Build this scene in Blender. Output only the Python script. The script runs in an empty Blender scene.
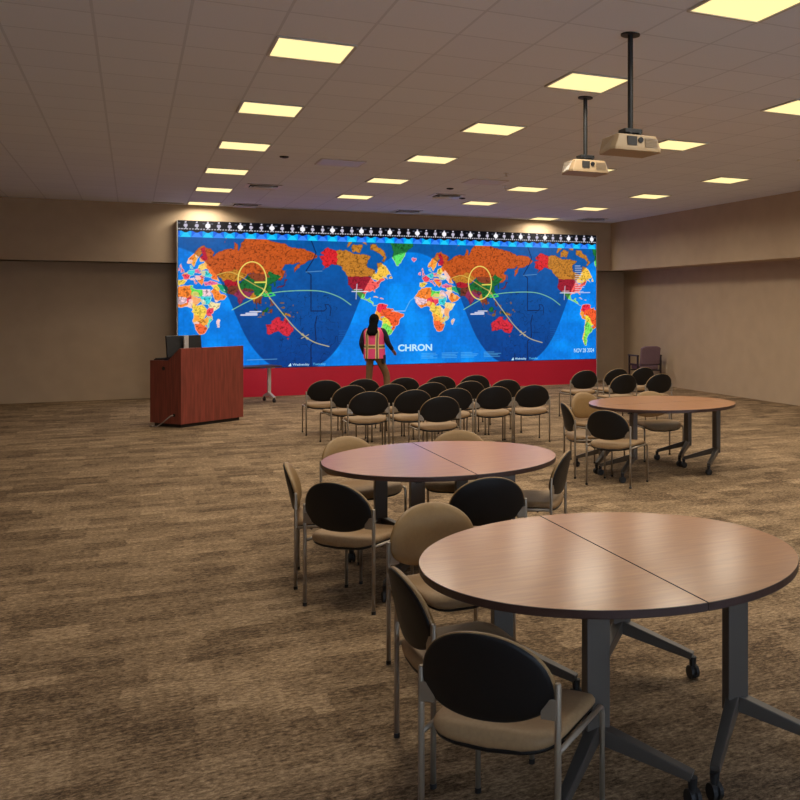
import bpy, bmesh, math, random
import numpy as np
from mathutils import Vector, Matrix

random.seed(4)
SC = bpy.context.scene
COL = SC.collection
PI = math.pi

# ------------------------------------------------------------------ colour / materials
def lin(c):
    c = c / 255.0
    return c / 12.92 if c <= 0.04045 else ((c + 0.055) / 1.055) ** 2.4
def rgb(r, g, b):
    return (lin(r), lin(g), lin(b), 1.0)

def mat(name, col, rough=0.5, metal=0.0, spec=0.5, var=0.0, vscale=30.0, bump=0.0, bscale=400.0, stretch=(1, 1, 1)):
    m = bpy.data.materials.new(name); m.use_nodes = True
    nt = m.node_tree; N = nt.nodes; L = nt.links
    b = N['Principled BSDF']
    b.inputs['Base Color'].default_value = col
    b.inputs['Roughness'].default_value = rough
    b.inputs['Metallic'].default_value = metal
    b.inputs['Specular IOR Level'].default_value = spec
    tc = N.new('ShaderNodeTexCoord'); mp = N.new('ShaderNodeMapping')
    mp.inputs['Scale'].default_value = stretch
    L.new(tc.outputs['Object'], mp.inputs['Vector'])
    if var > 0:
        n = N.new('ShaderNodeTexNoise'); n.inputs['Scale'].default_value = vscale; n.inputs['Detail'].default_value = 4
        L.new(mp.outputs['Vector'], n.inputs['Vector'])
        r = N.new('ShaderNodeValToRGB')
        r.color_ramp.elements[0].position = 0.3; r.color_ramp.elements[1].position = 0.7
        r.color_ramp.elements[0].color = tuple(c * (1 - var) for c in col[:3]) + (1,)
        r.color_ramp.elements[1].color = tuple(min(1, c * (1 + var)) for c in col[:3]) + (1,)
        L.new(n.outputs['Fac'], r.inputs['Fac']); L.new(r.outputs['Color'], b.inputs['Base Color'])
    if bump > 0:
        n2 = N.new('ShaderNodeTexNoise'); n2.inputs['Scale'].default_value = bscale
        L.new(mp.outputs['Vector'], n2.inputs['Vector'])
        bp = N.new('ShaderNodeBump'); bp.inputs['Strength'].default_value = bump; bp.inputs['Distance'].default_value = 0.002
        L.new(n2.outputs['Fac'], bp.inputs['Height']); L.new(bp.outputs['Normal'], b.inputs['Normal'])
    return m

def emis(name, col, strength):
    m = bpy.data.materials.new(name); m.use_nodes = True
    b = m.node_tree.nodes['Principled BSDF']
    b.inputs['Base Color'].default_value = (0.02, 0.02, 0.02, 1)
    b.inputs['Emission Color'].default_value = col
    b.inputs['Emission Strength'].default_value = strength
    return m

M = {}
M['wall'] = mat('tan_wall_paint', rgb(180, 156, 128), 0.85, var=0.04, vscale=3, bump=0.1)
M['ceil_rail'] = mat('ceiling_white_metal', rgb(190, 186, 180), 0.5)
M['seat'] = mat('tan_upholstery', rgb(150, 120, 84), 0.62, var=0.08, vscale=60, bump=0.25, bscale=900)
M['pad'] = mat('tan_vinyl_back', rgb(142, 110, 66), 0.5, var=0.06, vscale=40, bump=0.15, bscale=900)
M['shell'] = mat('black_plastic_shell', rgb(20, 18, 18), 0.5, spec=0.3, var=0.05, bump=0.2, bscale=600)
M['frame'] = mat('taupe_metal_tube', rgb(150, 138, 122), 0.38, metal=0.55)
M['glide'] = mat('black_rubber', rgb(22, 20, 20), 0.6)
M['tleg'] = mat('grey_table_metal', rgb(92, 86, 80), 0.4, metal=0.5)
M['blackmetal'] = mat('black_metal', rgb(24, 24, 26), 0.45, metal=0.2)
M['edge'] = mat('dark_edge_band', rgb(62, 42, 38), 0.4)
M['cherry'] = mat('cherry_veneer', rgb(128, 58, 46), 0.35, var=0.32, vscale=6, stretch=(5, 5, 0.35))
M['plinth'] = mat('dark_plinth', rgb(34, 24, 22), 0.6)
M['red'] = mat('red_panel_paint', rgb(206, 14, 54), 0.55, var=0.03, vscale=2)
M['screenframe'] = mat('black_screen_frame', rgb(30, 30, 34), 0.5)
M['silver'] = mat('silver_plastic', rgb(205, 200, 195), 0.35, metal=0.3)
M['monitor'] = mat('black_monitor_plastic', rgb(20, 20, 22), 0.4)
M['proj'] = mat('beige_projector_plastic', rgb(158, 134, 102), 0.45, var=0.03)
M['projdark'] = mat('projector_grille', rgb(40, 36, 32), 0.6)
M['projmid'] = mat('projector_louvre', rgb(140, 120, 95), 0.6)
M['blackpole'] = mat('black_pole_paint', rgb(14, 14, 15), 0.5)
M['vent'] = mat('vent_white_metal', rgb(225, 225, 228), 0.35, metal=0.2)
M['ventdark'] = mat('vent_dark_throat', rgb(22, 20, 22), 0.8)
M['retpanel'] = mat('white_return_panel', rgb(205, 205, 210), 0.4)
M['cable'] = mat('grey_cable', rgb(150, 140, 130), 0.6)
M['armwood'] = mat('dark_arm_wood', rgb(38, 26, 24), 0.4, var=0.1)
M['mauve'] = mat('mauve_chair_fabric', rgb(122, 96, 104), 0.8, var=0.08, vscale=50)
M['skin'] = mat('skin', rgb(150, 100, 76), 0.55)
M['hair'] = mat('dark_hair', rgb(10, 8, 9), 0.9, spec=0.15, var=0.2, vscale=80)
M['navy'] = mat('dark_navy_sleeve', rgb(12, 15, 34), 0.8, var=0.1)
M['pants'] = mat('brown_trousers', rgb(118, 88, 56), 0.85, var=0.08, vscale=20)
M['shoe'] = mat('black_shoe', rgb(26, 22, 20), 0.5)
M['vest'] = mat('pink_vest_mesh', rgb(236, 74, 128), 0.75, var=0.05, vscale=60)
M['lime'] = mat('lime_vest_tape', rgb(232, 206, 132), 0.5)
M['olive'] = mat('silver_olive_reflective_tape', rgb(112, 98, 62), 0.4)
M['textwhite'] = emis('lettering_white', rgb(190, 232, 250), 1.0)
M['textcyan'] = emis('lettering_cyan', rgb(90, 190, 240), 1.0)
M['lamp'] = emis('lamp_diffuser', (1.0, 0.80, 0.36, 1), 1.25)

def carpet_mat():
    m = bpy.data.materials.new('plank_carpet'); m.use_nodes = True
    nt = m.node_tree; N = nt.nodes; L = nt.links; b = N['Principled BSDF']
    b.inputs['Roughness'].default_value = 0.95; b.inputs['Specular IOR Level'].default_value = 0.15
    tc = N.new('ShaderNodeTexCoord')
    wn = N.new('ShaderNodeTexNoise'); wn.inputs['Scale'].default_value = 14.0; wn.inputs['Detail'].default_value = 3
    L.new(tc.outputs['Object'], wn.inputs['Vector'])
    warp = N.new('ShaderNodeVectorMath'); warp.operation = 'MULTIPLY_ADD'; warp.inputs[1].default_value = (.09, .05, 0)
    L.new(wn.outputs['Color'], warp.inputs[0]); L.new(tc.outputs['Object'], warp.inputs[2])
    def noise(scale, detail, rough, st):
        mp = N.new('ShaderNodeMapping'); mp.inputs['Scale'].default_value = st
        L.new(tc.outputs['Object'], mp.inputs['Vector'])
        n = N.new('ShaderNodeTexNoise'); n.inputs['Scale'].default_value = scale; n.inputs['Detail'].default_value = detail
        n.inputs['Roughness'].default_value = rough
        L.new(mp.outputs['Vector'], n.inputs['Vector']); return n
    def brick(rw, rh, off):
        br = N.new('ShaderNodeTexBrick'); br.inputs['Scale'].default_value = 1.0
        br.inputs['Brick Width'].default_value = rw; br.inputs['Row Height'].default_value = rh
        br.inputs['Mortar Size'].default_value = 0.0; br.offset = off; br.offset_frequency = 2
        br.inputs['Color1'].default_value = (0, 0, 0, 1); br.inputs['Color2'].default_value = (1, 1, 1, 1)
        br.inputs['Mortar'].default_value = (0.5, 0.5, 0.5, 1)
        L.new(warp.outputs['Vector'], br.inputs['Vector']); return br
    def math_(op, a, bb):
        n = N.new('ShaderNodeMath'); n.operation = op
        for i, v in enumerate((a, bb)):
            if isinstance(v, (int, float)): n.inputs[i].default_value = v
            else: L.new(v, n.inputs[i])
        return n.outputs[0]
    b1 = brick(0.5, 0.125, 0.37); b2 = brick(0.30, 0.25, 0.61)
    n1 = noise(1.0, 6, 0.75, (5.0, 13, 1)); n2 = noise(1.0, 3, 0.85, (30, 50, 1)); n4 = noise(1.0, 4, 0.7, (13, 46, 1)); n3 = noise(0.6, 2, 0.5, (1, 1, 1))
    # short cross ribs on some planks
    w = N.new('ShaderNodeTexWave'); w.inputs['Scale'].default_value = 9.0; w.bands_direction = 'X'
    w.inputs['Distortion'].default_value = 1.5; w.inputs['Detail'].default_value = 1.0
    L.new(tc.outputs['Object'], w.inputs['Vector'])
    f = math_('MULTIPLY', b1.outputs['Color'], 0.16)
    f = math_('ADD', f, math_('MULTIPLY', b2.outputs['Color'], 0.16))
    f = math_('ADD', f, math_('ADD', math_('MULTIPLY', n1.outputs['Fac'], 0.50), math_('MULTIPLY', math_('SUBTRACT', n4.outputs['Fac'], 0.3), 0.55)))
    f = math_('ADD', f, math_('MULTIPLY', math_('SUBTRACT', n2.outputs['Fac'], 0.5), 1.25))
    f = math_('ADD', f, math_('MULTIPLY', math_('MULTIPLY', math_('SUBTRACT', w.outputs['Fac'], 0.5), math_('GREATER_THAN', b2.outputs['Color'], 0.8)), 0.03))
    f = math_('SUBTRACT', f, math_('MULTIPLY', n3.outputs['Fac'], 0.06))
    r = N.new('ShaderNodeValToRGB')
    e = r.color_ramp.elements
    e[0].position = 0.26; e[0].color = rgb(72, 56, 40)
    e[1].position = 0.80; e[1].color = rgb(184, 157, 124)
    mid = e.new(0.52); mid.color = rgb(132, 109, 83)
    L.new(f, r.inputs['Fac']); L.new(r.outputs['Color'], b.inputs['Base Color'])
    bp = N.new('ShaderNodeBump'); bp.inputs['Strength'].default_value = 0.3; bp.inputs['Distance'].default_value = 0.004
    L.new(n2.outputs['Fac'], bp.inputs['Height']); L.new(bp.outputs['Normal'], b.inputs['Normal'])
    return m
M['carpet'] = carpet_mat()

TX, TY = 0.622, 0.665           # ceiling module
GX, GY = 0.99, 13.22            # a grid crossing
def ceiling_mat():
    m = bpy.data.materials.new('lay_in_ceiling_tiles'); m.use_nodes = True
    nt = m.node_tree; N = nt.nodes; L = nt.links; b = N['Principled BSDF']
    b.inputs['Roughness'].default_value = 0.9; b.inputs['Specular IOR Level'].default_value = 0.2
    tc = N.new('ShaderNodeTexCoord'); mp = N.new('ShaderNodeMapping'); mp.vector_type = 'POINT'
    mp.inputs['Location'].default_value = (-GX / TX + 40, -GY / TY + 40, 0)
    mp.inputs['Scale'].default_value = (1 / TX, 1 / TY, 1)
    L.new(tc.outputs['Object'], mp.inputs['Vector'])
    br = N.new('ShaderNodeTexBrick'); br.offset = 0.0; br.inputs['Scale'].default_value = 1.0
    br.inputs['Brick Width'].default_value = 1.0; br.inputs['Row Height'].default_value = 1.0
    br.inputs['Mortar Size'].default_value = 0.018; br.inputs['Mortar Smooth'].default_value = 0.1
    br.inputs['Color1'].default_value = rgb(224, 228, 238); br.inputs['Color2'].default_value = rgb(228, 232, 241)
    br.inputs['Mortar'].default_value = rgb(208, 212, 222)
    L.new(mp.outputs['Vector'], br.inputs['Vector'])
    n = N.new('ShaderNodeTexNoise'); n.inputs['Scale'].default_value = 60; n.inputs['Detail'].default_value = 4
    L.new(tc.outputs['Object'], n.inputs['Vector'])
    mx = N.new('ShaderNodeMixRGB'); mx.blend_type = 'OVERLAY'; mx.inputs['Fac'].default_value = 0.12
    L.new(br.outputs['Color'], mx.inputs['Color1']); L.new(n.outputs['Fac'], mx.inputs['Color2'])
    L.new(mx.outputs['Color'], b.inputs['Base Color'])
    return m
M['ceiling'] = ceiling_mat()

def laminate_mat():
    m = bpy.data.materials.new('walnut_laminate'); m.use_nodes = True
    nt = m.node_tree; N = nt.nodes; L = nt.links; b = N['Principled BSDF']
    tc = N.new('ShaderNodeTexCoord'); mp = N.new('ShaderNodeMapping')
    mp.inputs['Rotation'].default_value = (0, 0, 0.25); mp.inputs['Scale'].default_value = (3, 26, 3)
    L.new(tc.outputs['Object'], mp.inputs['Vector'])
    n = N.new('ShaderNodeTexNoise'); n.inputs['Scale'].default_value = 1.6; n.inputs['Detail'].default_value = 6
    L.new(mp.outputs['Vector'], n.inputs['Vector'])
    r = N.new('ShaderNodeValToRGB'); e = r.color_ramp.elements
    e[0].position = 0.3; e[0].color = rgb(172, 108, 50); e[1].position = 0.72; e[1].color = rgb(192, 126, 60)
    L.new(n.outputs['Fac'], r.inputs['Fac']); L.new(r.outputs['Color'], b.inputs['Base Color'])
    b.inputs['Roughness'].default_value = 0.45; b.inputs['Specular IOR Level'].default_value = 0.4
    b.inputs['Coat Weight'].default_value = 1.0; b.inputs['Coat Roughness'].default_value = 0.19; b.inputs['Coat IOR'].default_value = 1.6
    return m
M['laminate'] = laminate_mat()

# ------------------------------------------------------------------ mesh helpers
def link(name, me, mats, parent=None, smooth=False):
    o = bpy.data.objects.new(name, me); COL.objects.link(o)
    for m in (mats if isinstance(mats, (list, tuple)) else [mats]):
        me.materials.append(m)
    if smooth:
        for p in me.polygons: p.use_smooth = True
    if parent is not None: o.parent = parent
    return o
def obj(name, bm, mats, parent=None, smooth=False, bevel=0.0, angle=40):
    bmesh.ops.recalc_face_normals(bm, faces=bm.faces[:])
    me = bpy.data.meshes.new(name); bm.to_mesh(me); bm.free()
    o = link(name, me, mats, parent, smooth)
    if bevel > 0:
        md = o.modifiers.new('bev', 'BEVEL'); md.width = bevel; md.segments = 2; md.limit_method = 'ANGLE'; md.angle_limit = math.radians(angle)
        md.harden_normals = False
    return o
def tag(o, label=None, cat=None, group=None, kind=None):
    if label: o['label'] = label
    if cat: o['category'] = cat
    if group: o['group'] = group
    if kind: o['kind'] = kind
    return o
def thing(name, label, cat, loc=(0, 0, 0), rz=0.0, group=None):
    o = bpy.data.objects.new(name, None); COL.objects.link(o)
    o.location = loc; o.rotation_euler = (0, 0, rz); o.empty_display_size = 0.1
    return tag(o, label, cat, group)
def dup(root, loc, rz, label, group=None):
    r = root.copy(); COL.objects.link(r); r.location = loc; r.rotation_euler = (0, 0, rz); r['label'] = label
    if group: r['group'] = group
    elif 'group' in r.keys(): del r['group']
    for ch in list(root.children):
        c = ch.copy(); COL.objects.link(c); c.parent = r
        for g in list(ch.children):
            d = g.copy(); COL.objects.link(d); d.parent = c
    return r
def box(bm, x0, x1, y0, y1, z0, z1, mi=0, mx=None):
    vs = [bm.verts.new(Vector((x, y, z)) if mx is None else mx @ Vector((x, y, z))) for x in (x0, x1) for y in (y0, y1) for z in (z0, z1)]
    for f in ((0, 1, 3, 2), (4, 6, 7, 5), (0, 4, 5, 1), (2, 3, 7, 6), (0, 2, 6, 4), (1, 5, 7, 3)):
        bm.faces.new([vs[i] for i in f]).material_index = mi
def tube(bm, pts, r, seg=10, caps=True, mi=0):
    pts = [Vector(p) for p in pts]; rings = []
    rs = r if isinstance(r, (list, tuple)) else [r] * len(pts)
    up = None
    for i, p in enumerate(pts):
        d = (pts[min(i + 1, len(pts) - 1)] - pts[max(i - 1, 0)]).normalized()
        if up is None:
            up = Vector((0, 0, 1)) if abs(d.z) < 0.9 else Vector((1, 0, 0))
        a = d.cross(up).normalized(); bvec = a.cross(d).normalized(); up = bvec
        rings.append([bm.verts.new(p + (a * math.cos(t) + bvec * math.sin(t)) * rs[i]) for t in [2 * PI * k / seg for k in range(seg)]])
    for A, B in zip(rings, rings[1:]):
        for k in range(seg):
            bm.faces.new((A[k], A[(k + 1) % seg], B[(k + 1) % seg], B[k])).material_index = mi
    if caps:
        bm.faces.new(rings[0]).material_index = mi; bm.faces.new(rings[-1][::-1]).material_index = mi
def rings_surface(bm, rings, close=True, cap0=True, cap1=True, mi=0, mifn=None):
    R = [[bm.verts.new(Vector(p)) for p in ring] for ring in rings]
    n = len(R[0])
    for j, (A, B) in enumerate(zip(R, R[1:])):
        for k in range(n if close else n - 1):
            f = bm.faces.new((A[k], A[(k + 1) % n], B[(k + 1) % n], B[k])); f.material_index = mifn(j, k) if mifn else mi
    if cap0: bm.faces.new(R[0]).material_index = mi
    if cap1: bm.faces.new(R[-1][::-1]).material_index = mi
def cyl(bm, c, r0, r1, z0, z1, seg=20, mi=0):
    rings_surface(bm, [[(c[0] + r * math.cos(2 * PI * k / seg), c[1] + r * math.sin(2 * PI * k / seg), z) for k in range(seg)] for r, z in ((r0, z0), (r1, z1))], mi=mi)
def NB(): return bmesh.new()

# ------------------------------------------------------------------ the room
XL, XR, YF, YB, ZC = -4.0, 11.42, -3.0, 22.55, 4.02
def struct(name, bm, m):
    return tag(obj(name, bm, m), kind='structure')
b = NB(); box(b, XL - .1, XR + .1, YF - .1, YB + .1, -0.10, 0.0); struct('floor', b, M['carpet'])
b = NB(); box(b, XL - .1, XR + .1, YF - .1, YB + .1, ZC, ZC + .1); struct('ceiling', b, M['ceiling'])
b = NB(); box(b, XL - .1, XR + .1, YB, YB + .1, 0, ZC); struct('wall_back', b, M['wall'])
b = NB(); box(b, XL - .1, XL, YF, YB, 0, ZC); struct('wall_left', b, M['wall'])
b = NB(); box(b, XR, XR + .1, YF, YB, 0, ZC); struct('wall_right', b, M['wall'])
FILL_WIN = [(-1.5, 1.1), (2.6, 5.2), (6.7, 9.3)]; WZ0, WZ1 = .9, 2.6  # unseen windows, added behind the camera to let in cool fill daylight
b = NB(); box(b, XL - .1, XR + .1, YF - .1, YF, 0, WZ0); box(b, XL - .1, XR + .1, YF - .1, YF, WZ1, ZC)
px_ = XL - .1
for x0, x1 in FILL_WIN + [(XR + .1, None)]:
    box(b, px_, x0, YF - .1, YF, WZ0, WZ1); px_ = x1
struct('wall_front', b, M['wall'])
for i, (x0, x1) in enumerate(FILL_WIN):
    b = NB()
    for u0, u1 in ((x0, x0 + .05), ((x0 + x1) / 2 - .025, (x0 + x1) / 2 + .025), (x1 - .05, x1)): box(b, u0, u1, YF - .08, YF - .02, WZ0, WZ1)
    for v0, v1 in ((WZ0, WZ0 + .05), (WZ1 - .05, WZ1)): box(b, x0 + .05, x1 - .05, YF - .08, YF - .02, v0, v1)
    struct('fill_window_%d' % (i + 1), b, M['blackmetal'])
SOF = 2.815
b = NB()
for x0, x1 in ((XL, 1.555), (1.561, 4.6), (4.606, 7.7), (7.706, XR)):
    box(b, x0, x1, 22.0, YB, SOF, ZC)
box(b, XL, XR, 22.006, YB, SOF, ZC)
struct('trim_1', b, M['wall'])                                   # dropped soffit along the back wall
b = NB(); box(b, 10.77, XR, YF, 22.0, SOF, ZC); struct('trim_2', b, M['wall'])   # dropped soffit along the right wall

# ------------------------------------------------------------------ ceiling fixtures
def ceiling_light_proto():
    t = thing('ceiling_light', 'x', 'ceiling light')
    hx, hy = TX / 2 - .012, TY / 2 - .012
    b = NB()
    for s in (-1, 1):
        box(b, -hx, hx, s * hy - .012, s * hy + .012, -.012, .0)
        box(b, s * hx - .012, s * hx + .012, -hy + .012, hy - .012, -.012, .0)
    obj('frame', b, M['ceil_rail'], t)
    b = NB(); box(b, -hx + .012, hx - .012, -hy + .012, hy - .012, -.006, .0); obj('diffuser', b, M['lamp'], t)
    return t
lamp_places = []
def cell(i, j): return (GX + (i + .5) * TX, GY + (j + .5) * TY)
cols = {'first': 0, 'second': 4, 'third': 8, 'fourth': 12}
rowname = {12: 'row nearest the screen wall', 8: 'second row from the screen wall', 4: 'third row from the screen wall', 0: 'fourth row from the screen wall',
           -4: 'fifth row from the screen wall', -8: 'sixth row from the screen wall', -12: 'seventh row from the screen wall'}
proto = ceiling_light_proto(); first = True
for cn, ci in cols.items():
    for j, rn in rowname.items():
        if (cn in ('second', 'third')) and j == 12: continue
        x, y = cell(ci, j)
        lab = 'lit square ceiling light, %s column from the left, %s' % (cn, rn)
        if first:
            proto.location = (x, y, ZC); proto['label'] = lab; proto['group'] = 'square lights of the tiled ceiling'; first = False
        else: dup(proto, (x, y, ZC), 0, lab, 'square lights of the tiled ceiling')
        lamp_places.append((x, y))
LAMP_W = 28.0
ld = bpy.data.lights.new('fixture_lamp', 'AREA'); ld.shape = 'RECTANGLE'; ld.size = TX - .06; ld.size_y = TY - .06
ld.energy = LAMP_W; ld.color = (1.0, 0.91, 0.76); ld.spread = math.radians(160)
for x, y in lamp_places:
    lo = bpy.data.objects.new('fixture_lamp', ld); COL.objects.link(lo); lo.location = (x, y, ZC - .02)

def vent_proto():
    t = thing('ceiling_vent', 'x', 'ceiling vent')
    b = NB(); box(b, -.28, .28, -.28, .28, -.004, 0); obj('throat', b, M['ventdark'], t)
    b = NB()
    for h, z0, z1, w in ((.300, -.012, -.012, .07), (.225, -.040, -.006, .050), (.170, -.044, -.010, .050), (.095, -.046, -.012, .060)):
        ro = [(-h, -h, z0), (h, -h, z0), (h, h, z0), (-h, h, z0)]; hi = h - w
        ri = [(-hi, -hi, z1), (hi, -hi, z1), (hi, hi, z1), (-hi, hi, z1)]
        rings_surface(b, [ro, ri, [(x, y, z + .004) for x, y, z in ri], [(x, y, z + .004) for x, y, z in ro], ro], cap0=False, cap1=False)
    bmesh.ops.remove_doubles(b, verts=b.verts[:], dist=1e-5)
    obj('louvre', b, M['vent'], t)
    return t
vents = [(2.03, 17.95, 'square louvred ceiling vent right of the first light column, nearer one'), (2.08, 21.45, 'square louvred ceiling vent above the left half of the screen'),
         (5.30, 17.90, 'square louvred ceiling vent in the middle, beside the flat return panel'), (5.40, 21.25, 'square louvred ceiling vent above the middle of the screen'),
         (9.88, 21.15, 'square louvred ceiling vent near the right corner over the screen')]
vp = vent_proto()
for i, (x, y, lab) in enumerate(vents):
    if i == 0: vp.location = (x, y, ZC); vp['label'] = lab; vp['group'] = 'four way ceiling vents'
    else: dup(vp, (x, y, ZC), 0, lab, 'four way ceiling vents')
def ret_panel(x, y, lab):
    t = thing('return_panel', lab, 'ceiling panel', (x, y, ZC))
    b = NB(); box(b, -.30, .30, -.30, .30, -.012, 0); obj('plate', b, M['retpanel'], t, bevel=.003)
    b = NB()
    for s in (-1, 1):
        box(b, -.31, .31, s * .31 - .012, s * .31 + .012, -.008, 0)
        box(b, s * .31 - .012, s * .31 + .012, -.298, .298, -.008, 0)
    obj('rim', b, M['ceil_rail'], t)
ret_panel(5.28, 15.60, 'flat pale ceiling return panel in the middle of the ceiling')
ret_panel(2.70, 14.50, 'flat pale ceiling return panel left of the middle, nearer the viewer')
t = thing('linear_vent', 'long narrow dark slot vent in ceiling at far left', 'ceiling vent', (.64, 21.72, ZC))
b = NB(); box(b, -.28, .28, -.05, .05, -.008, 0); obj('slot', b, M['ventdark'], t)
b = NB()
for s in (-1, 1):
    box(b, -.30, .30, s * .06 - .01, s * .06 + .01, -.012, 0); box(b, s * .29 - .01, s * .29 + .01, -.05, .05, -.012, 0)
obj('rim', b, M['ceil_rail'], t)
def sprinkler(x, y, lab):
    t = thing('sprinkler_head', lab, 'sprinkler', (x, y, ZC), group='sprinkler heads')
    b = NB(); cyl(b, (0, 0), .045, .045, -.008, 0, 16); obj('escutcheon', b, M['silver'], t)
    b = NB(); cyl(b, (0, 0), .012, .012, -.05, -.008, 10); cyl(b, (0, 0), .028, .028, -.056, -.05, 14); obj('deflector', b, M['silver'], t)
sprinkler(5.23, 14.43, 'small silver sprinkler head nearer the viewer, beside the middle return panel')
sprinkler(5.76, 15.95, 'small silver sprinkler head right behind the middle return panel')
def smoke(x, y, lab):
    t = thing('smoke_detector', lab, 'smoke detector', (x, y, ZC))
    b = NB(); cyl(b, (0, 0), .055, .065, -.018, 0, 20); obj('housing', b, M['blackmetal'], t, smooth=False)
    b = NB(); cyl(b, (0, 0), .03, .03, -.024, -.018, 14); obj('sensor', b, M['projdark'], t)
smoke(1.89, 14.26, 'small dark round detector on ceiling right of first light column')
smoke(5.02, 16.75, 'small dark round detector on ceiling behind the middle return panel')
smoke(5.68, 18.15, 'small dark round detector on ceiling right of the middle vent')

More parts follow.
